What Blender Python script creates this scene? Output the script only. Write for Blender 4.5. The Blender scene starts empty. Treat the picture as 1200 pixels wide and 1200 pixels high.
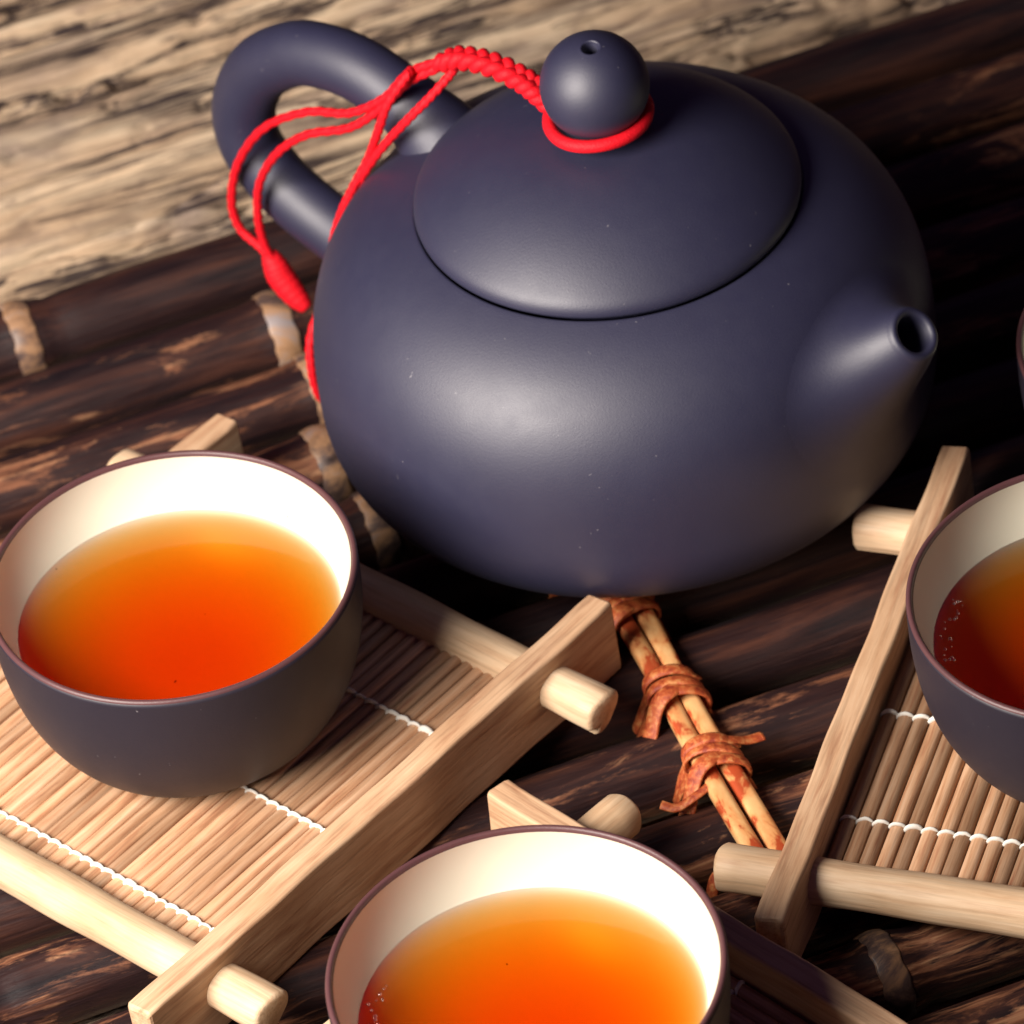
import bpy, math, random
import numpy as np
from mathutils import Vector, Matrix

random.seed(7)
RNG = np.random.default_rng(11)
CM = 0.01                      # everything below is authored in centimetres
scene = bpy.context.scene
COL = scene.collection

# ------------------------------------------------------------------ camera
cam_d = bpy.data.cameras.new('camera')
cam_o = bpy.data.objects.new('camera', cam_d)
COL.objects.link(cam_o)
cam_d.sensor_width = 36.0
cam_d.lens = 222.0
cam_d.clip_start = 0.05
cam_d.clip_end = 20.0
Rv = Vector((0.99061177, -0.09045984, -0.10249559))
Uv = Vector((0.13670526, 0.65550205, 0.74271713))
Bv = Vector((0.0, -0.74975602, 0.66171437))
M4 = Matrix((Rv, Uv, Bv)).transposed().to_4x4()
M4.translation = Vector((0.0, -93.826, 82.808)) * CM
cam_o.matrix_world = M4
cam_d.dof.use_dof = True
cam_d.dof.focus_distance = 1.145
cam_d.dof.aperture_fstop = 29.0
scene.camera = cam_o

# ------------------------------------------------------------------ light
world = bpy.data.worlds.new('World')
scene.world = world
world.use_nodes = True
bg = world.node_tree.nodes['Background']
bg.inputs['Color'].default_value = (0.42, 0.22, 0.60, 1)
bg.inputs['Strength'].default_value = 0.06

def area_light(name, loc, target, size, power, col):
    d = bpy.data.lights.new(name, 'AREA')
    d.shape = 'DISK'
    d.size = size * CM
    d.energy = power
    d.color = col
    o = bpy.data.objects.new(name, d)
    COL.objects.link(o)
    o.location = Vector(loc) * CM
    o.rotation_euler = (Vector(target) - Vector(loc)).to_track_quat('-Z', 'Y').to_euler()
    return o

area_light('key_lamp', (-36, -32, 38), (0, -3, 3), 36, 9.6, (1.0, 0.91, 0.82))

scene.view_settings.view_transform = 'Standard'
scene.view_settings.look = 'None'
scene.view_settings.exposure = 0.0
scene.view_settings.gamma = 1.0
scene.render.engine = 'CYCLES'
scene.cycles.max_bounces = 10
scene.cycles.transparent_max_bounces = 16

# ------------------------------------------------------------------ material helpers
class NT:
    def __init__(self, name):
        self.m = bpy.data.materials.new(name)
        self.m.use_nodes = True
        self.t = self.m.node_tree
        self.b = self.t.nodes['Principled BSDF']
        self.out = self.t.nodes['Material Output']
    def n(self, kind, **kw):
        nd = self.t.nodes.new(kind)
        for k, v in kw.items():
            if k.startswith('i_'):
                nd.inputs[k[2:].replace('_', ' ')].default_value = v
            else:
                setattr(nd, k, v)
        return nd
    def l(self, a, b):
        self.t.links.new(a, b)
    def coords(self, scale, loc=(0, 0, 0), kind='Object'):
        tc = self.n('ShaderNodeTexCoord')
        mp = self.n('ShaderNodeMapping')
        mp.inputs['Scale'].default_value = tuple(s * 100 for s in scale)
        self.l(tc.outputs[kind], mp.inputs['Vector'])
        # every object gets its own piece of the pattern
        at = self.n('ShaderNodeAttribute', attribute_type='OBJECT', attribute_name='seed')
        cb = self.n('ShaderNodeCombineXYZ')
        self.l(at.outputs['Fac'], cb.inputs['X'])
        self.l(at.outputs['Fac'], cb.inputs['Y'])
        self.l(cb.outputs[0], mp.inputs['Location'])
        return mp.outputs[0]
    def noise(self, vec, scale=1.0, detail=4, rough=0.55, dist=0.0):
        nd = self.n('ShaderNodeTexNoise')
        nd.inputs['Scale'].default_value = scale
        nd.inputs['Detail'].default_value = detail
        nd.inputs['Roughness'].default_value = rough
        nd.inputs['Distortion'].default_value = dist
        self.l(vec, nd.inputs['Vector'])
        return nd.outputs[0]
    def ramp(self, fac, stops, interp='LINEAR'):
        r = self.n('ShaderNodeValToRGB')
        r.color_ramp.interpolation = interp
        el = r.color_ramp.elements
        while len(el) < len(stops):
            el.new(0.5)
        for e, (p, c) in zip(el, stops):
            e.position = p
            e.color = (c[0], c[1], c[2], 1) if hasattr(c, '__len__') else (c, c, c, 1)
        self.l(fac, r.inputs[0])
        return r.outputs[0]
    def mix(self, fac, a, b, mode='MIX'):
        m = self.n('ShaderNodeMix', data_type='RGBA', blend_type=mode)
        for sock, val in ((m.inputs[0], fac), (m.inputs[6], a), (m.inputs[7], b)):
            if isinstance(val, (int, float)):
                sock.default_value = val
            elif isinstance(val, tuple):
                sock.default_value = (val[0], val[1], val[2], 1)
            else:
                self.l(val, sock)
        return m.outputs[2]
    def math(self, op, a, b=0.0):
        m = self.n('ShaderNodeMath', operation=op)
        for sock, val in ((m.inputs[0], a), (m.inputs[1], b)):
            if isinstance(val, (int, float)):
                sock.default_value = val
            else:
                self.l(val, sock)
        return m.outputs[0]
    def bump(self, h, strength, dist_cm):
        b = self.n('ShaderNodeBump')
        b.inputs['Strength'].default_value = strength
        b.inputs['Distance'].default_value = dist_cm * CM
        self.l(h, b.inputs['Height'])
        self.l(b.outputs[0], self.b.inputs['Normal'])
    def attr(self, name):
        return self.n('ShaderNodeAttribute', attribute_type='OBJECT', attribute_name=name).outputs['Fac']
    def set(self, **kw):
        for k, v in kw.items():
            s = self.b.inputs[k.replace('_', ' ')]
            if isinstance(v, (int, float)):
                s.default_value = v
            elif isinstance(v, tuple):
                s.default_value = (v[0], v[1], v[2], 1)
            else:
                self.l(v, s)
        return self

def clay_material(name, c1, c2, rough, spec=0.5, speck=True):
    k = NT(name)
    v = k.coords((1, 1, 1))
    n1 = k.noise(v, 0.9, 5, 0.6)
    col = k.mix(n1, c1, c2)
    if speck:
        n2 = k.noise(v, 8.0, 2, 0.5)
        sp = k.ramp(n2, [(0.755, 0.0), (0.785, 1.0)])
        col = k.mix(k.math('MULTIPLY', sp, 0.30), col, (0.40, 0.38, 0.40))
    rn = k.ramp(k.noise(v, 2.2, 4, 0.6), [(0.3, rough - 0.02), (0.7, rough + 0.02)])
    k.set(Base_Color=col, Roughness=rn, Specular_IOR_Level=spec)
    k.bump(k.noise(v, 24.0, 4, 0.7), 0.22, 0.02)
    return k.m

def pale_wood(name, dark, mid, light, rough=0.5, grain=1.0, streak=1.0):
    """pale bamboo or wood; the grain runs along the object's own x axis"""
    k = NT(name)
    v = k.coords((0.10, 1.0 * grain, 1.0 * grain))
    n1 = k.noise(v, 5.5, 6, 0.62, 0.15)
    v2 = k.coords((0.035, 1.0, 1.0))
    n2 = k.noise(v2, 16.0, 3, 0.6)
    col = k.ramp(n1, [(0.30, dark), (0.47, mid), (0.68, light)])
    fine = k.ramp(n2, [(0.30, 0.55), (0.52, 1.0)])
    col = k.mix(0.55 * streak, col, fine, 'MULTIPLY')
    v3 = k.coords((0.25, 0.25, 0.25))
    blotch = k.ramp(k.noise(v3, 2.0, 3, 0.5), [(0.3, (0.86, 0.80, 0.74)), (0.65, (1, 1, 1))])
    col = k.mix(1.0, col, blotch, 'MULTIPLY')
    tone = k.n('ShaderNodeHueSaturation')
    k.l(col, tone.inputs['Color'])
    k.l(k.math('ADD', k.attr('tone'), 1.0), tone.inputs['Value'])
    k.set(Base_Color=tone.outputs[0], Roughness=rough, Specular_IOR_Level=0.35)
    k.bump(k.math('ADD', n2, k.math('MULTIPLY', n1, 0.6)), 0.35, 0.03)
    return k.m

def plain(name, col, rough=0.5, spec=0.4):
    k = NT(name)
    v = k.coords((1, 1, 1))
    n1 = k.noise(v, 3.0, 3, 0.6)
    c = k.mix(n1, tuple(x * 0.8 for x in col), tuple(min(1, x * 1.12) for x in col))
    k.set(Base_Color=c, Roughness=rough, Specular_IOR_Level=spec)
    return k

# teapot and cup clay
POT = clay_material('dark_clay', (0.0125, 0.0125, 0.040), (0.0165, 0.0165, 0.050), 0.55, 1.0)
POT_IN = plain('clay_inside', (0.012, 0.010, 0.018), 0.8).m
CUP_OUT = clay_material('cup_clay', (0.0165, 0.0135, 0.023), (0.022, 0.018, 0.029), 0.5, 0.4)
RIM = clay_material('rim_clay', (0.075, 0.030, 0.034), (0.11, 0.045, 0.047), 0.42, 0.45, False)

def glaze():
    k = NT('white_glaze')
    v = k.coords((1, 1, 1))
    col = k.mix(k.noise(v, 1.2, 3, 0.5), (0.66, 0.645, 0.52), (0.71, 0.695, 0.565))
    n2 = k.noise(v, 4.6, 1, 0.5)
    col = k.mix(k.ramp(n2, [(0.815, 0.0), (0.83, 0.8)]), col, (0.10, 0.08, 0.08))
    k.set(Base_Color=col, Roughness=0.34, Specular_IOR_Level=0.3)
    return k.m
GLAZE = glaze()

def tea_materials():
    ms = []
    for nm, top in (('tea_surface', True), ('tea_underside', False)):
        k = NT(nm)
        k.t.nodes.remove(k.b)
        tr = k.n('ShaderNodeBsdfTransparent')
        if top:
            gl = k.n('ShaderNodeBsdfGlossy')
            gl.inputs['Roughness'].default_value = 0.06
            fr = k.n('ShaderNodeFresnel')
            fr.inputs['IOR'].default_value = 1.33
            mx = k.n('ShaderNodeMixShader')
            k.l(fr.outputs[0], mx.inputs[0])
            k.l(tr.outputs[0], mx.inputs[1])
            k.l(gl.outputs[0], mx.inputs[2])
            k.l(mx.outputs[0], k.out.inputs['Surface'])
        else:
            k.l(tr.outputs[0], k.out.inputs['Surface'])
        va = k.n('ShaderNodeVolumeAbsorption')
        va.inputs['Color'].default_value = (0.999, 0.74, 0.0, 1)
        va.inputs['Density'].default_value = 285.0
        k.l(va.outputs[0], k.out.inputs['Volume'])
        ms.append(k.m)
    return ms
TEA, TEA_UNDER = tea_materials()

BEAM = pale_wood('pale_beam_wood', (0.42, 0.225, 0.13), (0.59, 0.375, 0.23), (0.68, 0.465, 0.30), 0.55)
ROD = pale_wood('pale_rod_wood', (0.54, 0.35, 0.215), (0.65, 0.465, 0.30), (0.71, 0.54, 0.37), 0.5, 1.0, 0.7)
SLAT = pale_wood('slat_bamboo', (0.38, 0.165, 0.09), (0.59, 0.345, 0.20), (0.71, 0.47, 0.31), 0.45, 1.6)
THREAD = plain('white_thread', (0.78, 0.76, 0.70), 0.8, 0.2).m
CORD = plain('red_cord', (0.72, 0.006, 0.016), 0.6, 0.25)
def cord_bump(k):
    v = k.coords((1, 1, 1))
    w = k.noise(v, 26.0, 2, 0.5)
    k.bump(w, 0.5, 0.03)
    return k.m
CORD = cord_bump(CORD)

def stick_material():
    k = NT('dark_bamboo')
    v = k.coords((0.09, 1.0, 1.0))
    n1 = k.noise(v, 2.6, 6, 0.65, 0.4)
    v2 = k.coords((0.22, 1.0, 1.0))
    n2 = k.noise(v2, 1.5, 6, 0.70, 0.6)
    v4 = k.coords((0.03, 1.0, 1.0))
    n4 = k.noise(v4, 9.0, 3, 0.6)
    base = k.ramp(n1, [(0.32, (0.007, 0.004, 0.006)), (0.50, (0.024, 0.010, 0.010)), (0.72, (0.080, 0.029, 0.018))])
    worn = k.ramp(n4, [(0.32, (0.10, 0.036, 0.018)), (0.52, (0.24, 0.095, 0.048)), (0.70, (0.42, 0.22, 0.115))])
    wear = k.attr('wear')
    f = k.math('ADD', n2, wear)
    f = k.ramp(f, [(0.57, 0.0), (0.66, 0.9)])
    col = k.mix(f, base, worn)
    k.set(Base_Color=col, Roughness=k.ramp(n2, [(0.35, 0.42), (0.65, 0.65)]), Specular_IOR_Level=0.3)
    k.bump(k.math('ADD', k.math('MULTIPLY', n4, 0.5), n1), 0.55, 0.10)
    return k.m
STICK = stick_material()

def joint_material():
    k = NT('bamboo_joint')
    v = k.coords((0.6, 1.0, 1.0))
    n1 = k.noise(v, 1.1, 6, 0.68, 0.5)
    n1 = k.math('ADD', n1, k.attr('wear'))
    col = k.ramp(n1, [(0.38, (0.022, 0.013, 0.013)), (0.48, (0.10, 0.062, 0.052)), (0.58, (0.34, 0.19, 0.10)), (0.70, (0.26, 0.22, 0.22))])
    k.set(Base_Color=col, Roughness=0.45)
    k.bump(n1, 0.4, 0.05)
    return k.m
JOINT = joint_material()

def splint_material():
    k = NT('orange_splint')
    v = k.coords((0.5, 1, 1))
    n1 = k.noise(v, 2.2, 4, 0.6, 0.3)
    col = k.ramp(n1, [(0.38, (0.72, 0.42, 0.18)), (0.50, (0.66, 0.30, 0.11)), (0.57, (0.40, 0.065, 0.02))])
    k.set(Base_Color=col, Roughness=0.4)
    k.bump(n1, 0.3, 0.04)
    return k.m
SPLINT = splint_material()

def rattan_material():
    k = NT('red_rattan')
    v = k.coords((1, 1, 1))
    n1 = k.noise(v, 5.5, 6, 0.72, 0.3)
    col = k.ramp(n1, [(0.36, (0.24, 0.030, 0.012)), (0.50, (0.46, 0.095, 0.025)), (0.64, (0.62, 0.26, 0.09))])
    k.set(Base_Color=col, Roughness=0.48)
    k.bump(n1, 0.6, 0.06)
    return k.m
RATTAN = rattan_material()

def weathered_material():
    k = NT('weathered_wood')
    v = k.coords((0.11, 1.0, 1.0))
    n1 = k.noise(v, 1.5, 7, 0.68, 0.5)
    v2 = k.coords((0.05, 1.0, 1.0))
    n2 = k.noise(v2, 6.0, 5, 0.65, 0.3)
    v3 = k.coords((0.30, 0.42, 1.0))
    n3 = k.noise(v3, 0.42, 4, 0.55, 0.6)
    pale = k.ramp(n1, [(0.30, (0.34, 0.23, 0.15)), (0.46, (0.60, 0.43, 0.285)), (0.64, (0.72, 0.56, 0.39))])
    grey = k.ramp(n1, [(0.32, (0.080, 0.060, 0.066)), (0.52, (0.21, 0.160, 0.150)), (0.70, (0.42, 0.32, 0.25))])
    col = k.mix(k.ramp(n3, [(0.52, 0.0), (0.66, 0.9)]), pale, grey)
    fine = k.ramp(n2, [(0.34, 0.42), (0.50, 1.0)])
    col = k.mix(0.75, col, fine, 'MULTIPLY')
    v5 = k.coords((0.045, 1.0, 1.0))
    n5 = k.noise(v5, 2.1, 5, 0.62, 0.8)
    col = k.mix(k.ramp(n5, [(0.60, 0.0), (0.72, 0.50)]), col, (0.13, 0.09, 0.085))
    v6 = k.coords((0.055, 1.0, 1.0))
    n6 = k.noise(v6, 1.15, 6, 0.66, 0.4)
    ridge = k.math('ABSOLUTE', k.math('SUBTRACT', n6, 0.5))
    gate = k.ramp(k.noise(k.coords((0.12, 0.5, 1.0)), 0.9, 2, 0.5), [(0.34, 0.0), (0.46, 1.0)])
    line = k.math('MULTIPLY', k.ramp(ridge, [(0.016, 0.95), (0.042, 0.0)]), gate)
    n7 = k.noise(k.coords((0.7, 1.0, 1.0)), 1.6, 5, 0.66, 0.7)
    col = k.mix(k.ramp(n7, [(0.54, 0.0), (0.68, 0.50)]), col, (0.20, 0.135, 0.110))
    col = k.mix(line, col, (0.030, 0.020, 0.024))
    k.set(Base_Color=col, Roughness=0.8, Specular_IOR_Level=0.2)
    k.bump(k.math('ADD', n2, n1), 0.7, 0.12)
    return k.m
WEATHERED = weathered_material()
TABLE_UNDER = plain('table_underside', (0.03, 0.02, 0.018), 0.9).m

# ------------------------------------------------------------------ mesh helpers
def mesh_obj(name, verts, faces, mat, parent=None, smooth=True, loc=None, rz=0.0, mats=None, fmat=None):
    me = bpy.data.meshes.new(name)
    me.from_pydata([(x * CM, y * CM, z * CM) for x, y, z in verts], [], faces)
    for m in (mats or [mat]):
        me.materials.append(m)
    if smooth:
        me.polygons.foreach_set('use_smooth', [True] * len(me.polygons))
    if fmat is not None:
        me.polygons.foreach_set('material_index', fmat)
    me.update()
    return link(name, me, parent, loc, rz)

def link(name, me, parent=None, loc=None, rz=0.0):
    o = bpy.data.objects.new(name, me)
    COL.objects.link(o)
    if parent is not None:
        o.parent = parent
    if loc is not None:
        o.location = Vector(loc) * CM
    o.rotation_euler = (0, 0, rz)
    o['seed'] = round(random.uniform(0, 60), 3)
    o['tone'] = 0.0
    return o

def thing(name, label, cat, loc=(0, 0, 0), rz=0.0, group=None):
    o = link(name, None, None, loc, rz)
    o['label'] = label
    o['category'] = cat
    if group:
        o['group'] = group
    return o

def tag(o, label, cat, group=None):
    o['label'] = label
    o['category'] = cat
    if group:
        o['group'] = group
    return o

def lathe(profile, seg=96):
    """profile: (r, z) list; first/last may be r = 0. returns verts, faces (outward for a profile that climbs)"""
    v, f, rows = [], [], []
    for r, z in profile:
        if r < 1e-6:
            rows.append([len(v)])
            v.append((0, 0, z))
        else:
            rows.append(list(range(len(v), len(v) + seg)))
            v += [(r * math.cos(2 * math.pi * i / seg), r * math.sin(2 * math.pi * i / seg), z) for i in range(seg)]
    for a, b in zip(rows[:-1], rows[1:]):
        for i in range(seg):
            j = (i + 1) % seg
            if len(a) == 1 and len(b) == 1:
                continue
            if len(a) == 1:
                f.append((a[0], b[j], b[i]))
            elif len(b) == 1:
                f.append((a[i], a[j], b[0]))
            else:
                f.append((a[i], a[j], b[j], b[i]))
    return v, f

def catmull(pts, per=10):
    P = [np.array(p, float) for p in pts]
    P = [2 * P[0] - P[1]] + P + [2 * P[-1] - P[-2]]
    out = []
    for i in range(1, len(P) - 2):
        for k in range(per):
            t = k / per
            a, b, c, d = P[i - 1], P[i], P[i + 1], P[i + 2]
            out.append(0.5 * ((2 * b) + (-a + c) * t + (2 * a - 5 * b + 4 * c - d) * t * t + (-a + 3 * b - 3 * c + d) * t ** 3))
    out.append(P[-2])
    return out

def sweep(path, radius, seg=12, flat=1.0, cap=True, twist=0.0, up=None, section=None):
    """tube along a path. radius: number or function of t. flat: squash of the second axis"""
    path = [np.array(p, float) for p in path]
    n = len(path)
    tan = []
    for i in range(n):
        d = path[min(i + 1, n - 1)] - path[max(i - 1, 0)]
        tan.append(d / (np.linalg.norm(d) + 1e-12))
    a = np.array(up if up is not None else (0, 0, 1.0), float)
    if abs(a @ tan[0]) > 0.95:
        a = np.array((1.0, 0, 0))
    v, f = [], []
    nrm = a - tan[0] * (a @ tan[0])
    nrm /= np.linalg.norm(nrm)
    for i in range(n):
        nrm = nrm - tan[i] * (nrm @ tan[i])
        nrm /= np.linalg.norm(nrm)
        bi = np.cross(tan[i], nrm)
        t = i / (n - 1)
        r = radius(t) if callable(radius) else radius
        tw = twist * t
        for k in range(seg):
            an = 2 * math.pi * k / seg
            rr = r * (section(an) if section else 1.0)
            p = path[i] + bi * (rr * math.cos(an + tw)) + nrm * (rr * flat * math.sin(an + tw))
            v.append(tuple(p))
    for i in range(n - 1):
        for k in range(seg):
            j = (k + 1) % seg
            f.append((i * seg + k, i * seg + j, (i + 1) * seg + j, (i + 1) * seg + k))
    if cap:
        f.append(tuple(range(seg - 1, -1, -1)))
        f.append(tuple((n - 1) * seg + k for k in range(seg)))
    return v, f

def merge(parts):
    V, F = [], []
    for v, f in parts:
        o = len(V)
        V += list(v)
        F += [tuple(i + o for i in q) for q in f]
    return V, F

def vnoise(x, y, seed=0):
    """smooth value noise on numpy arrays"""
    r = np.random.default_rng(seed)
    tab = r.random((256, 256))
    xi, yi = np.floor(x).astype(int), np.floor(y).astype(int)
    fx, fy = x - xi, y - yi
    fx, fy = fx * fx * (3 - 2 * fx), fy * fy * (3 - 2 * fy)
    g = lambda i, j: tab[i % 256, j % 256]
    return (g(xi, yi) * (1 - fx) + g(xi + 1, yi) * fx) * (1 - fy) + (g(xi, yi + 1) * (1 - fx) + g(xi + 1, yi + 1) * fx) * fy

def fbm(x, y, seed=0, oct=4):
    s, a, t = 0, 1.0, 0
    for o in range(oct):
        s = s + a * vnoise(x * 2 ** o, y * 2 ** o, seed + o)
        t += a
        a *= 0.5
    return s / t

# ------------------------------------------------------------------ the table
MAT_ANG = math.radians(16.0)
ca, sa = math.cos(MAT_ANG), math.sin(MAT_ANG)
ZT = -1.62
def mw(s, t, z):
    """mat frame (s along the sticks, t across, away from the viewer) to world"""
    return (s * ca - t * sa, s * sa + t * ca, z)

table = mesh_obj('table', *lathe([(0, -5.2), (70, -5.2), (70, -4.6), (0, -4.6)], 64), TABLE_UNDER, smooth=False)
table['kind'] = 'structure'

def plank(t0, t1, fine, seed):
    ds, dt = (0.16, 0.05) if fine else (1.5, 0.5)
    s = np.arange(-22, 34, ds) if fine else np.arange(-38, 46, ds)
    n = max(6, int((t1 - t0) / dt))
    u = np.linspace(0, 1, n)
    t = t0 + (t1 - t0) * u
    S, T = np.meshgrid(s, t, indexing='ij')
    Tw = T + 0.5 * (fbm(S * 0.10, T * 0.12, seed + 40, 3) - 0.5)
    h = 0.12 * (fbm(S * 0.25, Tw * 1.1, seed, 4) - 0.5) + 0.10 * (fbm(S * 0.35, Tw * 5.0, seed + 9, 3) - 0.5)
    if fine:
        # drying cracks along the grain, and short checks across it
        rr = np.random.default_rng(seed + 5)
        for q in range(60):
            c0 = rr.uniform(t0, t1)
            sc = rr.uniform(-18, 26)
            ln = rr.uniform(4, 16)
            w = rr.uniform(0.05, 0.17)
            dpt = rr.uniform(0.5, 1.7)
            line = c0 + 0.5 * (vnoise(S * 0.22, S * 0 + q * 3.7, seed + 60) - 0.5) + 0.12 * (vnoise(S * 1.6, S * 0 + q * 1.7, seed + 61) - 0.5)
            taper = np.clip(1 - ((S - sc) / ln) ** 2, 0, 1)
            h = h - dpt * taper * np.exp(-((T - line) / (w * (0.4 + taper))) ** 2)
        for q in range(50):
            c0, sc = rr.uniform(t0, t1), rr.uniform(-18, 26)
            w, ln = rr.uniform(0.09, 0.2), rr.uniform(0.2, 0.7)
            line = sc + 0.5 * (vnoise(T * 1.8, T * 0 + q * 2.3, seed + 70) - 0.5)
            taper = np.clip(1 - ((T - c0) / ln) ** 2, 0, 1)
            h = h - 0.14 * taper * np.exp(-((S - line) / w) ** 2)
    e = np.minimum(T - t0, t1 - T)
    wob = 0.10 + 0.16 * fbm(S * 0.3, S * 0 + 3.3, seed + 80, 3)
    h = h - 0.9 * np.exp(-(e / wob) ** 2)
    X = S * ca - T * sa
    Y = S * sa + T * ca
    Z = ZT + h
    V = np.stack([X, Y, Z], -1).reshape(-1, 3)
    ns, nt = S.shape
    idx = np.arange(ns * nt).reshape(ns, nt)
    F = np.stack([idx[:-1, :-1], idx[1:, :-1], idx[1:, 1:], idx[:-1, 1:]], -1).reshape(-1, 4)
    # skirt so that the plank has thickness
    V2 = [tuple(p) for p in V]
    F2 = [tuple(int(i) for i in q) for q in F]
    ring = list(idx[:, 0]) + list(idx[-1, 1:]) + list(idx[-2::-1, -1]) + list(idx[0, -2:0:-1])
    base = len(V2)
    for i in ring:
        x, y, z = V2[int(i)]
        V2.append((x, y, -4.55))
    m = len(ring)
    for i in range(m):
        j = (i + 1) % m
        F2.append((int(ring[j]), int(ring[i]), base + i, base + j))
    # material space: local x along the grain
    Vl = [(x * ca + y * sa, -x * sa + y * ca, z) for x, y, z in V2]
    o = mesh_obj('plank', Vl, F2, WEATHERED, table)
    o.rotation_euler = (0, 0, MAT_ANG)
    return o
edges = [-42, -30, -20, -10, 2, 11.0, 15.42, 23.6, 32, 40, 48]
for i, (a, b) in enumerate(zip(edges[:-1], edges[1:])):
    pk = plank(a + 0.14, b - 0.14, 10 < b and a < 31 and a > 3, 100 + i * 13)

# ------------------------------------------------------------------ mat of dark bamboo sticks
mat = thing('bamboo_mat', 'dark brown bamboo stick mat lashed with orange rattan, lying under the teapot', 'mat')
R_ST = 0.81
SP = 2.27
nodes_at = {0: [-7.0, 29], 1: [-2.1, 18.5], 2: [-2.0, 22], 3: [-2.67, 17], 4: [-2.4, 20], 5: [-15, 12], 6: [-12, 16],
            7: [-17, 13.5], 8: [-14, 17], 9: [-13, 15.5], 10: [-16, 18], 11: [1.7, 20], 12: [-8, 11], 13: [4, 22], 14: [-3, 14]}
for k in range(23):
    t0 = 10.68 - SP * k
    s = np.arange(-36, 44.01, 0.22 if k < 15 else 0.8)
    seg = 44
    th = np.arange(seg) * 2 * math.pi / seg
    S, TH = np.meshgrid(s, th, indexing='ij')
    r = (R_ST - 0.02) * (1 + 0.035 * (fbm(S * 0.16, TH * 0 + k * 5.1, 7, 3) - 0.5) * 2)
    r = r + 0.05 * (fbm(S * 0.35, np.cos(TH) * 1.7 + np.sin(TH) * 1.1 + 9, 21 + k, 3) - 0.5)
    r = r + 0.045 * (fbm(S * 0.12, TH * 5.0 / math.pi * 2, 33 + k, 2) - 0.5) * np.sin(TH / 2) ** 0.5
    for nd in nodes_at.get(k, []):
        r = r + 0.09 * np.exp(-((S - nd) / 0.35) ** 2) - 0.05 * np.exp(-((S - nd - 0.75) / 0.22) ** 2)
    wav = 0.12 * (fbm(s * 0.07, s * 0 + k * 2.2, 55, 2) - 0.5)
    V = np.stack([S, np.cos(TH) * r + wav[:, None], np.sin(TH) * r], -1).reshape(-1, 3)
    ns = len(s)
    F = []
    for i in range(ns - 1):
        for q in range(seg):
            j = (q + 1) % seg
            F.append((i * seg + q, (i + 1) * seg + q, (i + 1) * seg + j, i * seg + j))
    F.append(tuple(range(seg)))
    F.append(tuple((ns - 1) * seg + q for q in range(seg - 1, -1, -1)))
    st = mesh_obj('stick', [tuple(p) for p in V], F, STICK, mat)
    zc = ZT + R_ST + 0.0
    st.location = Vector(mw(0, t0, zc)) * CM
    st.rotation_euler = (0, 0, MAT_ANG)
    st['wear'] = [-0.12, 0.02, 0.05, 0.06, 0.0, -0.10, -0.08, -0.06, 0.05, 0.06, 0.07, 0.08, 0.06, 0.02, 0.0][min(k, 14)]
    for nd in nodes_at.get(k, []):
        nn, sg = 17, 44
        wv = float(np.interp(nd, s, wav))
        v, f = [], []
        rj = np.random.default_rng(int(k * 100 + abs(nd) * 10))
        ph = rj.uniform(0, 6.28, 6)
        for i in range(nn):
            a = i / (nn - 1)
            for q in range(sg):
                an = 2 * math.pi * q / sg
                e0 = 0.012 * math.sin(3 * an + ph[0]) + 0.012 * math.sin(7 * an + ph[1]) + 0.02 * math.sin(13 * an + ph[2])
                e1 = 0.012 * math.sin(2 * an + ph[3]) + 0.012 * math.sin(6 * an + ph[4]) + 0.02 * math.sin(11 * an + ph[5])
                x = nd + (-0.30 + e0) * (1 - a) + (0.30 + e1) * a
                rr_ = R_ST + 0.05 + 0.06 * math.sin(math.pi * a) - (0.10 if i in (0, nn - 1) else 0)
                v.append((x, wv + rr_ * math.cos(an), rr_ * math.sin(an)))
        for i in range(nn - 1):
            for q in range(sg):
                j = (q + 1) % sg
                f.append((i * sg + q, (i + 1) * sg + q, (i + 1) * sg + j, i * sg + j))
        jo = mesh_obj('joint', v, f, JOINT, st)
        jo['wear'] = {0: 0.06, 1: 0.10, 2: 0.02, 3: 0.04, 4: 0.02}.get(k, -0.06)

# two splints lying across the sticks
def spl(t, off):
    a, b = np.array((1.93, -3.4)), np.array((3.93, -11.1))
    d = (b - a) / np.linalg.norm(b - a)
    n = np.array((-d[1], d[0]))
    p = a + d * t * np.linalg.norm(b - a) + n * off
    return p
for off, ph in ((-0.205, 0.0), (0.205, 1.3)):
    path = []
    for i in range(41):
        t = -0.9 + 2.0 * i / 40
        p = spl(t, off + 0.03 * math.sin(7 * t + ph))
        path.append((p[0], p[1], 0.20 + 0.02 * math.sin(11 * t + ph)))
    d = np.array(path[-1]) - np.array(path[0])
    an = math.atan2(d[1], d[0])
    o0 = path[0]
    loc = [((x - o0[0]) * math.cos(an) + (y - o0[1]) * math.sin(an), -(x - o0[0]) * math.sin(an) + (y - o0[1]) * math.cos(an), z) for x, y, z in path]
    sec = lambda a: 1.0 / (abs(math.cos(a)) ** 4 + abs(math.sin(a)) ** 4) ** 0.25
    v, f = sweep(loc, 0.185, 16, 0.85, section=sec)
    o = mesh_obj('splint', v, f, SPLINT, mat)
    o.location = Vector((o0[0], o0[1], 0)) * CM
    o.rotation_euler = (0, 0, an)

def ribbon(pts, w=0.17, th=0.32, per=8, up=(0, 0, 1)):
    return sweep(catmull(pts, per), w, 10, th, up=up)

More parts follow.
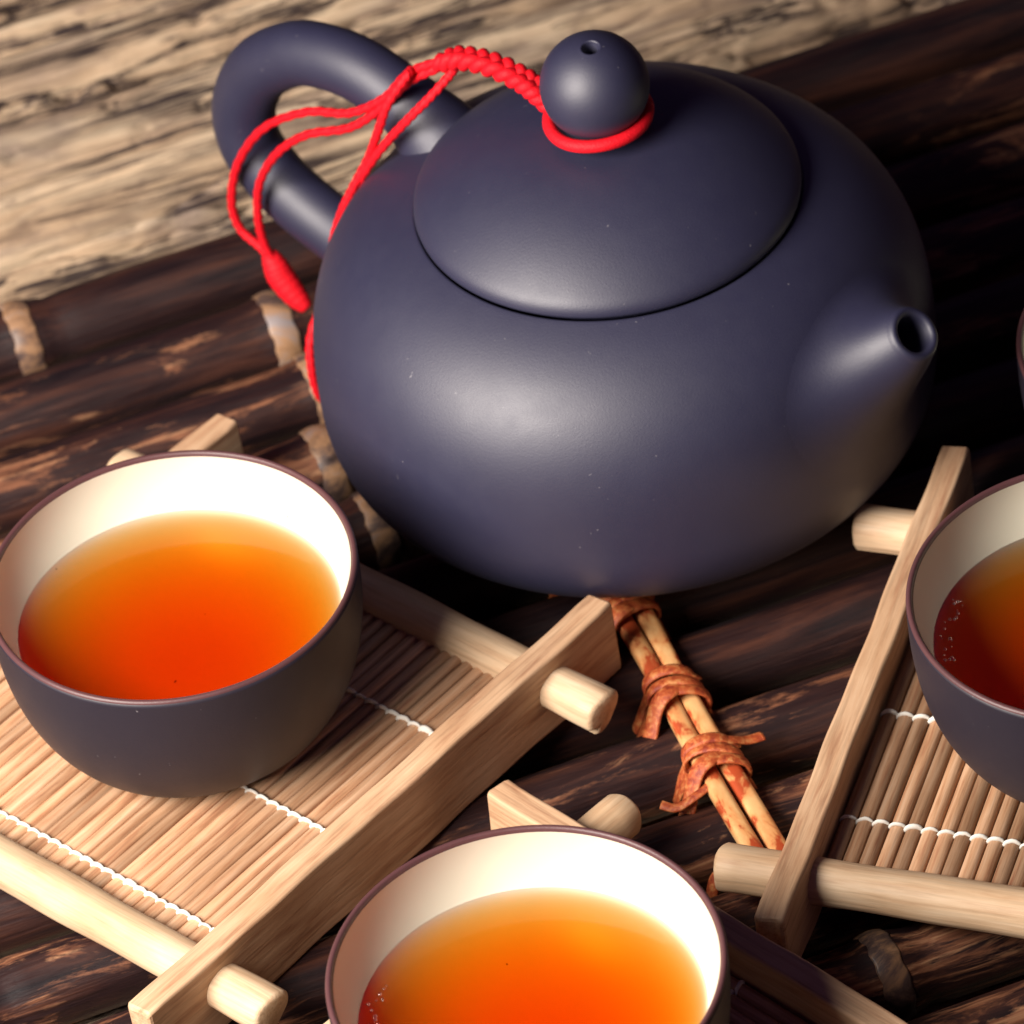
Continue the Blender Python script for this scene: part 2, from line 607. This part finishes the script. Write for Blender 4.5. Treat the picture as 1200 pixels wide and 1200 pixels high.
def lashing(tc, lean, seed):
    """rattan wound round the pair of splints at fraction tc, its legs going down between the sticks"""
    r = random.Random(seed)
    parts = []
    a, b = spl(0, 0), spl(1, 0)
    d = (b - a) / np.linalg.norm(b - a)
    n = np.array((-d[1], d[0]))
    c = spl(tc, 0)
    for k in range(3):
        sft = (k - 1) * 0.30 + r.uniform(-0.04, 0.04)
        tilt = lean + r.uniform(-0.12, 0.12)
        R = 0.47 + 0.03 * k
        pts = []
        for q in range(25):
            an = -0.5 + (math.pi + 1.0) * q / 24
            cx, cz = R * math.cos(an), 0.17 + 0.36 * math.sin(an)
            p = c + n * cx + d * (sft + tilt * cx)
            pts.append((p[0], p[1], max(cz, -0.25)))
        L = r.uniform(0.45, 0.7)
        e0 = np.array(pts[0]) - np.array((n[0], n[1], 0)) * -0.25 - np.array((0, 0, 0.75))
        e1 = np.array(pts[-1]) - np.array((n[0], n[1], 0)) * 0.35 - np.array((0, 0, 0.8))
        pts = [tuple(e0)] + pts + [tuple(e1)]
        parts.append(sweep(catmull(pts, 2), 0.055, 10, 2.9, up=(d[0], d[1], 0.0)))
    # crossing leg from the far right down to the near left
    p0 = c + n * 0.46 - d * 0.15
    p1 = c - n * 0.15 + d * 0.28
    p2 = c - n * 0.85 + d * 0.72
    parts.append(ribbon([(p0[0], p0[1], 0.32), (p1[0], p1[1], 0.56), ((c - n * 0.5 + d * 0.42)[0], (c - n * 0.5 + d * 0.42)[1], 0.42), (p2[0], p2[1], -0.18), ((p2 - n * 0.25)[0], (p2 - n * 0.25)[1], -0.8)], 0.19, 0.28))
    return merge(parts)

for i, tc in enumerate((0.02, 0.34, 0.60, -0.28)):
    v, f = lashing(tc, (-0.15, 0.25, 0.3, 0.1)[i], 40 + i)
    mesh_obj('lashing', v, f, RATTAN, mat)
# loose tails of rattan
mesh_obj('rattan_tail', *ribbon([(3.05, -7.95, 0.45), (3.45, -7.75, 0.40), (3.80, -7.62, 0.22), (4.12, -7.50, 0.16)], 0.13, 0.4), RATTAN, mat)
mesh_obj('rattan_tail', *ribbon([(3.0, -8.75, 0.30), (2.65, -8.95, 0.22), (2.30, -9.05, 0.10), (2.02, -8.93, 0.12)], 0.10, 0.45), RATTAN, mat)
mesh_obj('rattan_tail', *ribbon([(2.62, -11.15, -0.55), (2.80, -11.0, 0.02), (3.02, -11.1, 0.12), (3.25, -11.4, -0.3)], 0.14, 0.4), RATTAN, mat)

# ------------------------------------------------------------------ trays
LB, SB, WB, HB, SR, LR, ZR = 6.569, 4.813, 0.56, 1.779, 4.733, 6.334, 0.977
RR = 0.45
ZS = 0.93            # middle of the slats
def beam_mesh(name, seed):
    """bar of rounded rectangular section, hand-cut ends, along x"""
    r = np.random.default_rng(seed)
    hw, hh, c = WB / 2, HB / 2, 0.075
    sec = []
    for cx, cy, a0 in ((hw - c, hh - c, 0), (-hw + c, hh - c, 90), (-hw + c, -hh + c, 180), (hw - c, -hh + c, 270)):
        for k in range(4):
            a = math.radians(a0 + 30 * k)
            sec.append((cx + c * math.cos(a), cy + c * math.sin(a)))
    xs = [-LB, -LB + 0.025, -LB + 0.07] + list(np.linspace(-LB + 0.4, LB - 0.4, 40)) + [LB - 0.07, LB - 0.025, LB]
    ins = {0: 0.085, 1: 0.025, 2: 0.0}
    v, f = [], []
    n = len(xs)
    for i, x in enumerate(xs):
        e = min(i, n - 1 - i)
        d = ins.get(e, 0.0)
        w = 0.012 * math.sin(x * 1.3 + seed) + 0.008 * math.sin(x * 3.1 + 2 * seed)
        for (a, b) in sec:
            sx = (abs(a) - d) * (1 if a > 0 else -1)
            sz = (abs(b) - d) * (1 if b > 0 else -1)
            xx = x
            if e <= 2:
                xx += 0.05 * math.sin(b * 2.2 + seed) + 0.03 * math.sin(a * 9 + seed)
            v.append((xx, sx + w, sz + HB / 2 + 0.4 * w))
    m = len(sec)
    for i in range(n - 1):
        for k in range(m):
            j = (k + 1) % m
            f.append((i * m + k, (i + 1) * m + k, (i + 1) * m + j, i * m + j))
    f.append(tuple(range(m)))
    f.append(tuple((n - 1) * m + k for k in range(m - 1, -1, -1)))
    f = [tuple(reversed(q)) for q in f]
    return v, f

def rod_mesh(seed, groove=None):
    xs = [0.0, 0.03, 0.08] + list(np.linspace(0.4, 2 * LR - 0.4, 44)) + [2 * LR - 0.08, 2 * LR - 0.03, 2 * LR]
    n, seg = len(xs), 36
    v, f = [], []
    for i, x in enumerate(xs):
        e = min(i, n - 1 - i)
        d = {0: 0.10, 1: 0.035}.get(e, 0.0)
        r0 = RR - d + 0.012 * math.sin(x * 1.1 + seed) + 0.008 * math.sin(x * 2.7 + seed * 2)
        for k in range(seg):
            a = 2 * math.pi * k / seg
            r = r0 * (1 + 0.02 * math.sin(3 * a + seed) + 0.012 * math.sin(7 * a + seed + 0.3 * x))
            if groove is not None:
                da = (a - groove + math.pi) % (2 * math.pi) - math.pi
                r -= 0.17 * math.exp(-(da / 0.12) ** 2)
            xx = x + (0.05 * math.sin(a + seed) + 0.03 * math.sin(2 * a + seed) if e <= 2 else 0)
            v.append((xx - LR, r * math.cos(a), r * math.sin(a)))
    for i in range(n - 1):
        for k in range(seg):
            j = (k + 1) % seg
            f.append((i * seg + k, i * seg + j, (i + 1) * seg + j, (i + 1) * seg + k))
    f = [tuple(reversed(q)) for q in f]
    f.append(tuple(range(seg)))
    f.append(tuple((n - 1) * seg + k for k in range(seg - 1, -1, -1)))
    return v, f

def slat_mesh(SLW):
    L = SR - 0.16
    return sweep([(x, 0, 0) for x in (-L, -L + 0.04, -L / 2, 0, L / 2, L - 0.04, L)], lambda t: (SLW * 0.495) * (0.85 if t in (0.0, 1.0) else 1.0), 10, 0.82)
slat_me = {}

def thread_mesh(seed, NSL, SLW):
    """cotton weft: a stitch over every slat and under the next gap"""
    r = random.Random(seed)
    parts = []
    W = SLW
    for k in range(NSL):
        y = -NSL * W / 2 + (k + 0.5) * W
        rx = 0.06 + r.uniform(-0.01, 0.015)
        pts = []
        for q in range(9):
            a = math.pi * q / 8
            pts.append((r.uniform(-0.008, 0.008) + 0.03 * math.cos(a), y - W * 0.47 * math.cos(a), W * 0.44 * math.sin(a) + 0.01))
        parts.append(sweep(pts, lambda t, rx=rx: rx * (0.55 + 0.45 * math.sin(math.pi * t)), 8, 0.6, up=(0, 0, 1)))
    return merge(parts)

def make_tray(x, y, ang, label, seed, threads, grooves, NSL, tone=0.0):
    SLW = (2 * SB - WB - 0.06) / NSL
    t = thing('bamboo_tray', label, 'tray', (x, y, 0), ang, 'bamboo trays under the cups')
    # local x = along the beams; local -y = to the right of that
    for s in (1, -1):
        v, f = beam_mesh('side_beam', seed + s)
        o = mesh_obj('side_beam', v, f, BEAM, t, loc=(0, -s * SB, 0))
        for i, pg in enumerate(o.data.polygons):
            if i % 16 % 4 == 3 or i >= len(f) - 2:
                pg.use_smooth = False
        o['tone'] = 0.02 * s
    for s in (1, -1):
        v, f = rod_mesh(seed + 3 * s, grooves.get(s))
        o = mesh_obj('rod', v, f, ROD, t, loc=(s * SR, 0, ZR), rz=-math.pi / 2)
    for k in range(NSL):
        yy = -NSL * SLW / 2 + (k + 0.5) * SLW
        if NSL not in slat_me:
            o = mesh_obj('slat', *slat_mesh(SLW), SLAT, t)
            slat_me[NSL] = o.data
        else:
            o = link('slat', slat_me[NSL], t)
        o.location = Vector((random.uniform(-0.03, 0.03), yy, ZS + random.uniform(-0.025, 0.025))) * CM
        o.rotation_euler = (random.uniform(0, 6.28), 0, random.uniform(-0.002, 0.002))
        o.rotation_euler = (0, 0, random.uniform(-0.002, 0.002))
        o['tone'] = tone + random.choice((-0.35, -0.15, 0.0, 0.0, 0.05, 0.1, -0.22))
    for tx in threads:
        mesh_obj('thread', *thread_mesh(seed + int(tx * 10), NSL, SLW), THREAD, t, loc=(tx, 0, ZS))
    return t

make_tray(-6.59, -5.974, math.radians(44.639), 'bamboo tray at the left, standing before the handle side of the teapot', 3, (-3.8, -0.7, 2.42), {1: 3.8}, 33)
make_tray(10.583, -9.744, math.radians(66.909), 'bamboo tray at the right edge, its near rod sticking out past the lashed splints', 11, (-3.1, -0.25, 2.6), {1: 3.8}, 29, -0.12)
make_tray(-0.428, -17.579, math.radians(-49.581), 'bamboo tray at the bottom edge, mostly hidden by the front cup', 19, (-3.1, 0.0, 3.1), {}, 30)

# ------------------------------------------------------------------ cups and tea
CUP_Z = ZS + 0.13
CH = 4.803 - CUP_Z
def cup_outer(n=34):
    pr = [(0, 0.10), (1.5, 0.10), (1.62, 0.0), (1.85, 0.0)]
    for i in range(n + 1):
        a = i / n
        z = 0.03 + (CH - 0.09) * a
        r = 1.92 + 1.58 * (1 - (1 - a) ** 2.6) ** 0.62
        pr.append((r, z))
    return pr
def cup_inner_r(z):
    a = max(0.0, (z - 1.15) / (CH - 1.15))
    return 3.365 * (1 - (1 - a) ** 2.2) ** 0.5
def make_cup(x, y, z, label, tea_label, seed, bubbles=()):
    c = thing('tea_cup', label, 'cup', (x, y, z), seed * 1.3, 'small clay tea cups')
    out = cup_outer()
    rim = [(3.497, CH - 0.045), (3.475, CH - 0.015), (3.44, CH), (3.405, CH - 0.012), (3.385, CH - 0.04), (3.37, CH - 0.09)]
    mesh_obj('bowl', *lathe(out + [(3.5, CH - 0.06)], 128), CUP_OUT, c)
    mesh_obj('rim', *lathe([(3.5, CH - 0.062)] + rim, 128), RIM, c)
    zz = [CH - 0.085 - (CH - 0.085 - 1.15) * (i / 40) ** 1.25 for i in range(41)]
    mesh_obj('lining', *lathe([(cup_inner_r(q), q) for q in zz[:-1]] + [(0, 1.15)], 128), GLAZE, c)
    if tea_label:
        lv = CH - 1.2
        t = []
        # tea: flat top with a small climbing edge at the wall, underside just inside the wall
        r0 = cup_inner_r(lv)
        top = [(0, lv), (r0 - 0.6, lv), (r0 - 0.3, lv + 0.001), (r0 - 0.15, lv + 0.004), (r0 - 0.07, lv + 0.012), (r0 - 0.02, lv + 0.022), (r0 + 0.02, lv + 0.032)]
        under = [(cup_inner_r(q) + 0.02, q) for q in [lv + 0.032 - (lv + 0.032 - 1.15) * (i / 30) ** 1.2 for i in range(31)][:-1]] + [(0, 1.13)]
        prof = list(reversed(under)) + list(reversed(top))
        v, f = lathe(prof, 96)
        nu = (len(under) - 1) * 96
        fm = [1 if i < nu else 0 for i in range(len(f))]
        tea = mesh_obj('tea', v, f, None, None, mats=[TEA, TEA_UNDER], fmat=fm, loc=(x, y, z))
        tag(tea, tea_label, 'tea', 'tea in the cups')
        for (a, rr, br) in bubbles:
            bx, by = (r0 - rr) * math.cos(a), (r0 - rr) * math.sin(a)
            pv, pf = lathe([(br, 0)] + [(br * math.cos(q * math.pi / 12), br * math.sin(q * math.pi / 12)) for q in range(1, 6)] + [(0, br)], 12)
            mesh_obj('bubble', [(px + bx, py + by, pz + lv + 0.012) for px, py, pz in pv], pf, BUBBLE, tea)
    return c
def bubble_material():
    k = NT('bubble_film')
    k.t.nodes.remove(k.b)
    tr = k.n('ShaderNodeBsdfTransparent')
    gl = k.n('ShaderNodeBsdfGlossy')
    gl.inputs['Roughness'].default_value = 0.12
    mx = k.n('ShaderNodeMixShader')
    mx.inputs[0].default_value = 0.35
    k.l(tr.outputs[0], mx.inputs[1])
    k.l(gl.outputs[0], mx.inputs[2])
    k.l(mx.outputs[0], k.out.inputs['Surface'])
    return k.m
BUBBLE = bubble_material()
def bub(a0, a1, n, s):
    r = random.Random(s)
    return [(r.uniform(a0, a1), r.uniform(0.10, 0.34), r.uniform(0.018, 0.05)) for _ in range(n)]
make_cup(-6.445, -5.827, CUP_Z, 'white-lined dark clay cup of tea on the left tray', 'orange tea in the cup on the left tray', 1)
make_cup(-0.836, -17.228, CUP_Z, 'white-lined dark clay cup of tea nearest the viewer, cut off by the bottom edge', 'orange tea in the cup nearest the viewer', 2, bub(2.7, 3.3, 24, 3))
make_cup(13.53, -1.85, 0.0, 'empty dark clay cup behind the right tray, only a sliver of rim showing', None, 4)
make_cup(10.356, -9.706, CUP_Z, 'white-lined dark clay cup of tea cut off by the right edge', 'darker red tea in the cup at the right edge', 3, bub(2.6, 3.2, 24, 5))

# ------------------------------------------------------------------ teapot
AX, AY = 2.661, 1.203
PR, ZM, ZTOP, EU, EL = 6.103, 2.787, 7.076, 0.681, 0.767
RL = 3.72
SP_ANG = math.radians(-44.0)
pot = thing('teapot', 'round dark clay teapot with ball-knobbed lid and a red cord over its handle', 'teapot', (AX, AY, 0))
def body_r(z):
    if z >= ZM:
        q = min((z - ZM) / (ZTOP - ZM), 1.0)
        s_ = q ** (1 / EU)
        return PR * max(1 - s_ * s_, 0) ** (EU / 2)
    q = min((ZM - z) / ZM, 1.0)
    s_ = q ** (1 / EL)
    return PR * max(1 - s_ * s_, 0) ** (EL / 2)
prof = [(0, 0.25), (2.6, 0.25), (2.75, 0.02), (3.25, 0.02)]
N = 60
for i in range(N + 1):
    a = -math.pi / 2 + 0.30 + (math.pi / 2 - 0.30) * i / N
    prof.append((PR * math.cos(a) ** EL, ZM - ZM * (-math.sin(a)) ** EL if a < 0 else ZM))
zl = None
for i in range(1, 91):
    a = math.pi / 2 * i / 90
    r, z = PR * math.cos(a) ** EU, ZM + (ZTOP - ZM) * math.sin(a) ** EU
    if r < RL + 0.03:
        break
    prof.append((r, z))
zl = prof[-1][1]
rl = prof[-1][0]
prof += [(rl - 0.03, zl + 0.005), (rl - 0.07, zl - 0.02), (rl - 0.10, zl - 0.10), (rl - 0.12, zl - 0.5)]
prof = [p for i, p in enumerate(prof) if i < 4 or p[0] > 0]
mesh_obj('body', *lathe(prof, 160), POT, pot)
# lid: domed, its edge standing a little proud of the body
lid_pr = [(RL - 0.35, zl - 0.30), (RL - 0.30, zl - 0.02), (RL - 0.10, zl + 0.0), (RL - 0.02, zl + 0.012), (RL + 0.02, zl + 0.05), (RL + 0.035, zl + 0.11), (RL + 0.025, zl + 0.19), (RL - 0.01, zl + 0.28)]
ZLT = 8.26
for i in range(1, 60):
    a = i / 59
    rr = (RL - 0.02) * (1 - a)
    q = rr / (RL - 0.02)
    lid_pr.append((rr, zl + 0.30 + (ZLT - zl - 0.30) * (1 - q ** 2.5) ** 0.90 if rr > 0 else ZLT))
lid_pr[-1] = (0, ZLT)
lid = mesh_obj('lid', *lathe(lid_pr, 160), POT, pot)
KR, KZ = 1.05, 9.36
kp = [(0.95, ZLT - 0.22), (0.86, ZLT - 0.05), (0.80, ZLT + 0.10), (0.78, ZLT + 0.25)]
for i in range(48):
    a = math.radians(-44 + 134 * i / 47)
    if a < math.radians(80):
        kp.append((KR * math.cos(a), KZ + KR * math.sin(a)))
hr = 0.165
kp += [(hr + 0.015, KZ + KR - 0.012), (hr, KZ + KR - 0.05), (hr, KZ + 0.3), (0, KZ + 0.3)]
kv, kf = lathe(kp, 72)
tl = math.radians(9)
kv = [(x, y * math.cos(tl) - (z - KZ) * math.sin(tl), KZ + y * math.sin(tl) + (z - KZ) * math.cos(tl)) for x, y, z in kv]
mesh_obj('knob', kv, kf, POT, lid)

# spout: a short cone that grows smoothly out of the body
def body_point(phi, z):
    r = body_r(z)
    return np.array((r * math.cos(phi), r * math.sin(phi), z))
def body_frame(phi, z):
    p = body_point(phi, z)
    dz = (body_r(z + 0.01) - body_r(z - 0.01)) / 0.02
    tz = np.array((dz * math.cos(phi), dz * math.sin(phi), 1.0))
    tz /= np.linalg.norm(tz)
    tp = np.array((-math.sin(phi), math.cos(phi), 0.0))
    n = np.cross(tp, tz)
    return p, n, tz, tp
def snap(p):
    """nearest-ish point on the body surface along the horizontal radius"""
    z = min(max(p[2], 0.3), 6.6)
    phi = math.atan2(p[1], p[0])
    return body_frame(phi, z)
HN_ANG = SP_ANG
SP_ANG = math.radians(-39.0)
tip = np.array((6.84 * math.cos(SP_ANG), 6.84 * math.sin(SP_ANG), 5.80))
bc, bn, btz, btp = body_frame(SP_ANG, 4.80)
axis = np.array((math.cos(SP_ANG), math.sin(SP_ANG), 1.0))
axis /= np.linalg.norm(axis)
ta = btp
tb = np.cross(axis, ta)
tipn = axis
seg, nr = 72, 40
V, F = [], []
R_TIP, R_HOLE = 0.56, 0.37
for k in range(seg):
    a = 2 * math.pi * k / seg
    dirv = ta * math.cos(a) + tb * math.sin(a)
    p0 = tip + dirv * R_TIP - axis * 0.10
    # base point on the body
    up = math.sin(a)
    br = 2.5 - 0.2 * up
    q = bc + btp * (br * 1.05 * math.cos(a)) + (btz * math.sin(a) * br * (1.0 if up < 0 else 0.78))
    # pull on to the surface
    for it in range(6):
        sp_, sn, _, _ = snap(q)
        q = q - sn * ((q - sp_) @ sn)
    sp_, sn, _, _ = snap(q)
    rad = q - bc
    rad = rad - sn * (rad @ sn)
    rad /= np.linalg.norm(rad)
    L = np.linalg.norm(q - p0)
    m0 = -axis * L * 0.55 + dirv * 0.30 * L
    m1 = rad * L * 1.3
    col = []
    for i in range(nr):
        t = i / (nr - 1)
        h00, h10, h01, h11 = 2 * t**3 - 3 * t**2 + 1, t**3 - 2 * t**2 + t, -2 * t**3 + 3 * t**2, t**3 - t**2
        p = h00 * p0 + h10 * m0 + h01 * q + h11 * m1
        if i == nr - 1:
            p = q - sn * 0.002
        col.append(p)
    lip = [tip + dirv * r_ + axis * z_ for r_, z_ in ((R_TIP - 0.01, -0.04), (R_TIP - 0.05, 0.02), (R_TIP - 0.10, 0.035), (R_HOLE + 0.04, 0.02), (R_HOLE, -0.04), (R_HOLE - 0.03, -0.5), (R_HOLE - 0.08, -1.3))]
    V += [tuple(p) for p in (list(reversed(lip)) + col)]
row = nr + 7
for k in range(seg):
    j = (k + 1) % seg
    for i in range(row - 1):
        F.append((k * row + i, k * row + i + 1, j * row + i + 1, j * row + i))
cidx = len(V)
V.append(tuple(tip - axis * 1.35))
for k in range(seg):
    F.append((cidx, k * row, ((k + 1) % seg) * row))
mesh_obj('spout', V, F, POT, pot)

# handle: a loop opposite the spout
he = np.array((math.cos(HN_ANG + math.pi), math.sin(HN_ANG + math.pi), 0))
hpts = [(3.9, 5.9), (4.55, 6.55), (5.3, 6.98), (6.2, 7.22), (7.1, 7.18), (7.95, 6.90), (8.95, 6.12), (9.58, 5.0), (9.60, 4.0), (9.08, 3.33), (8.45, 2.92), (7.6, 2.58), (6.7, 2.30), (5.6, 2.05)]
hp = catmull([he * r + np.array((0, 0, z)) for r, z in hpts], 9)
mesh_obj('handle', *sweep(hp, lambda t: 0.67 + 0.5 * max(0, 1 - t / 0.17) ** 2.0 + 0.30 * max(0, (t - 0.84) / 0.16) ** 2, 32, 0.95, up=(-he[1], he[0], 0)), POT, pot)

# ------------------------------------------------------------------ red cord
cord = thing('knotted_cord', 'red cord tied round the teapot knob and draped over the handle', 'cord', (AX, AY, 8.2))
def W(p):
    return (p[0] - AX, p[1] - AY, p[2] - 8.2)
def strand(name, pts, r=0.092, per=10):
    return mesh_obj(name, *sweep([W(p) for p in catmull(pts, 18)], r, 12, section=lambda a: 1 + 0.10 * math.cos(3 * a), twist=2 * math.pi * len(pts) * 1.1), CORD, cord)
# loop round the neck of the knob, lying on the lid
loop = []
for i in range(65):
    a = 2 * math.pi * i / 64
    loop.append((AX + 0.95 * math.cos(a), AY + 0.95 * math.sin(a), ZLT + 0.37 + 0.06 * math.cos(a) + 0.015 * math.sin(3 * a)))
mesh_obj('knob_loop', *sweep([W(p) for p in loop], 0.13, 12), CORD, cord)
# braid
bpts = [(1.95, 1.75, 8.42), (1.62, 1.92, 8.80), (1.30, 2.17, 9.01), (0.77, 2.68, 9.06), (0.22, 3.21, 8.90), (-0.22, 3.62, 8.55)]
bp_ = catmull(bpts, 14)
for s in range(3):
    pts = []
    n = len(bp_)
    for i, p in enumerate(bp_):
        t = i / (n - 1)
        d = bp_[min(i + 1, n - 1)] - bp_[max(i - 1, 0)]
        d /= np.linalg.norm(d)
        side = np.cross(d, (0, 0, 1.0))
        side /= np.linalg.norm(side)
        upv = np.cross(side, d)
        ph = 2 * math.pi * (4.2 * t + s / 3)
        amp = 0.165 * min(1, 6 * t + 0.4, 6 * (1 - t) + 0.45)
        pts.append(p + side * amp * math.sin(ph) + upv * amp * 0.5 * math.sin(2 * ph))
    mesh_obj('braid', *sweep([W(p) for p in pts], 0.122, 10), CORD, cord)
sA = [(-0.11, 3.46, 8.72), (-0.8, 3.92, 8.18), (-1.37, 4.26, 7.38), (-2.09, 4.74, 6.77), (-2.93, 5.49, 6.36), (-3.85, 6.31, 5.48), (-4.5, 6.93, 4.22), (-4.78, 7.2, 3.06), (-4.7, 7.2, 2.3), (-4.35, 6.87, 2.02), (-4.06, 6.65, 1.69)]
sB = [(-0.16, 3.51, 8.53), (-0.83, 3.88, 7.99), (-1.49, 4.31, 7.09), (-2.13, 4.72, 6.42), (-3.0, 5.42, 5.85), (-3.67, 6.07, 4.98), (-4.13, 6.51, 3.94), (-4.28, 6.65, 2.96), (-4.23, 6.67, 2.15), (-4.02, 6.54, 1.65)]
strand('strand', sA)
strand('strand', sB)
sC = [(0.12, 3.18, 8.80), (0.0, 3.25, 8.54), (-0.45, 3.17, 8.11), (-0.92, 3.27, 7.58), (-1.4, 3.6, 6.84), (-1.86, 3.97, 5.99), (-2.34, 4.44, 4.84), (-2.69, 4.56, 4.03), (-2.68, 4.85, 3.3), (-2.98, 4.6, 2.7), (-3.5, 4.05, 1.9), (-3.6, 3.77, 1.26), (-3.55, 3.77, 0.55), (-3.4, 3.95, 0.15)]
sD = [(-0.75, 3.85, 8.30), (-0.89, 3.62, 8.30), (-1.3, 3.64, 7.71), (-1.58, 3.77, 6.95), (-1.84, 4.09, 6.1), (-2.23, 4.19, 5.34), (-2.54, 4.28, 4.67), (-2.80, 4.55, 3.69), (-2.72, 5.1, 2.6)]
strand('strand', sC)
strand('strand', sD)
kn = catmull([(-4.20, 6.76, 1.95), (-4.10, 6.65, 1.66), (-4.01, 6.56, 1.41), (-3.80, 6.36, 1.08), (-3.58, 6.15, 0.83)], 10)
mesh_obj('knot', *sweep([W(p) for p in kn], lambda t: 0.13 + 0.16 * math.sin(math.pi * min(1, t * 1.02)) ** 0.6 + 0.005 * math.sin(60 * t), 14), CORD, cord)
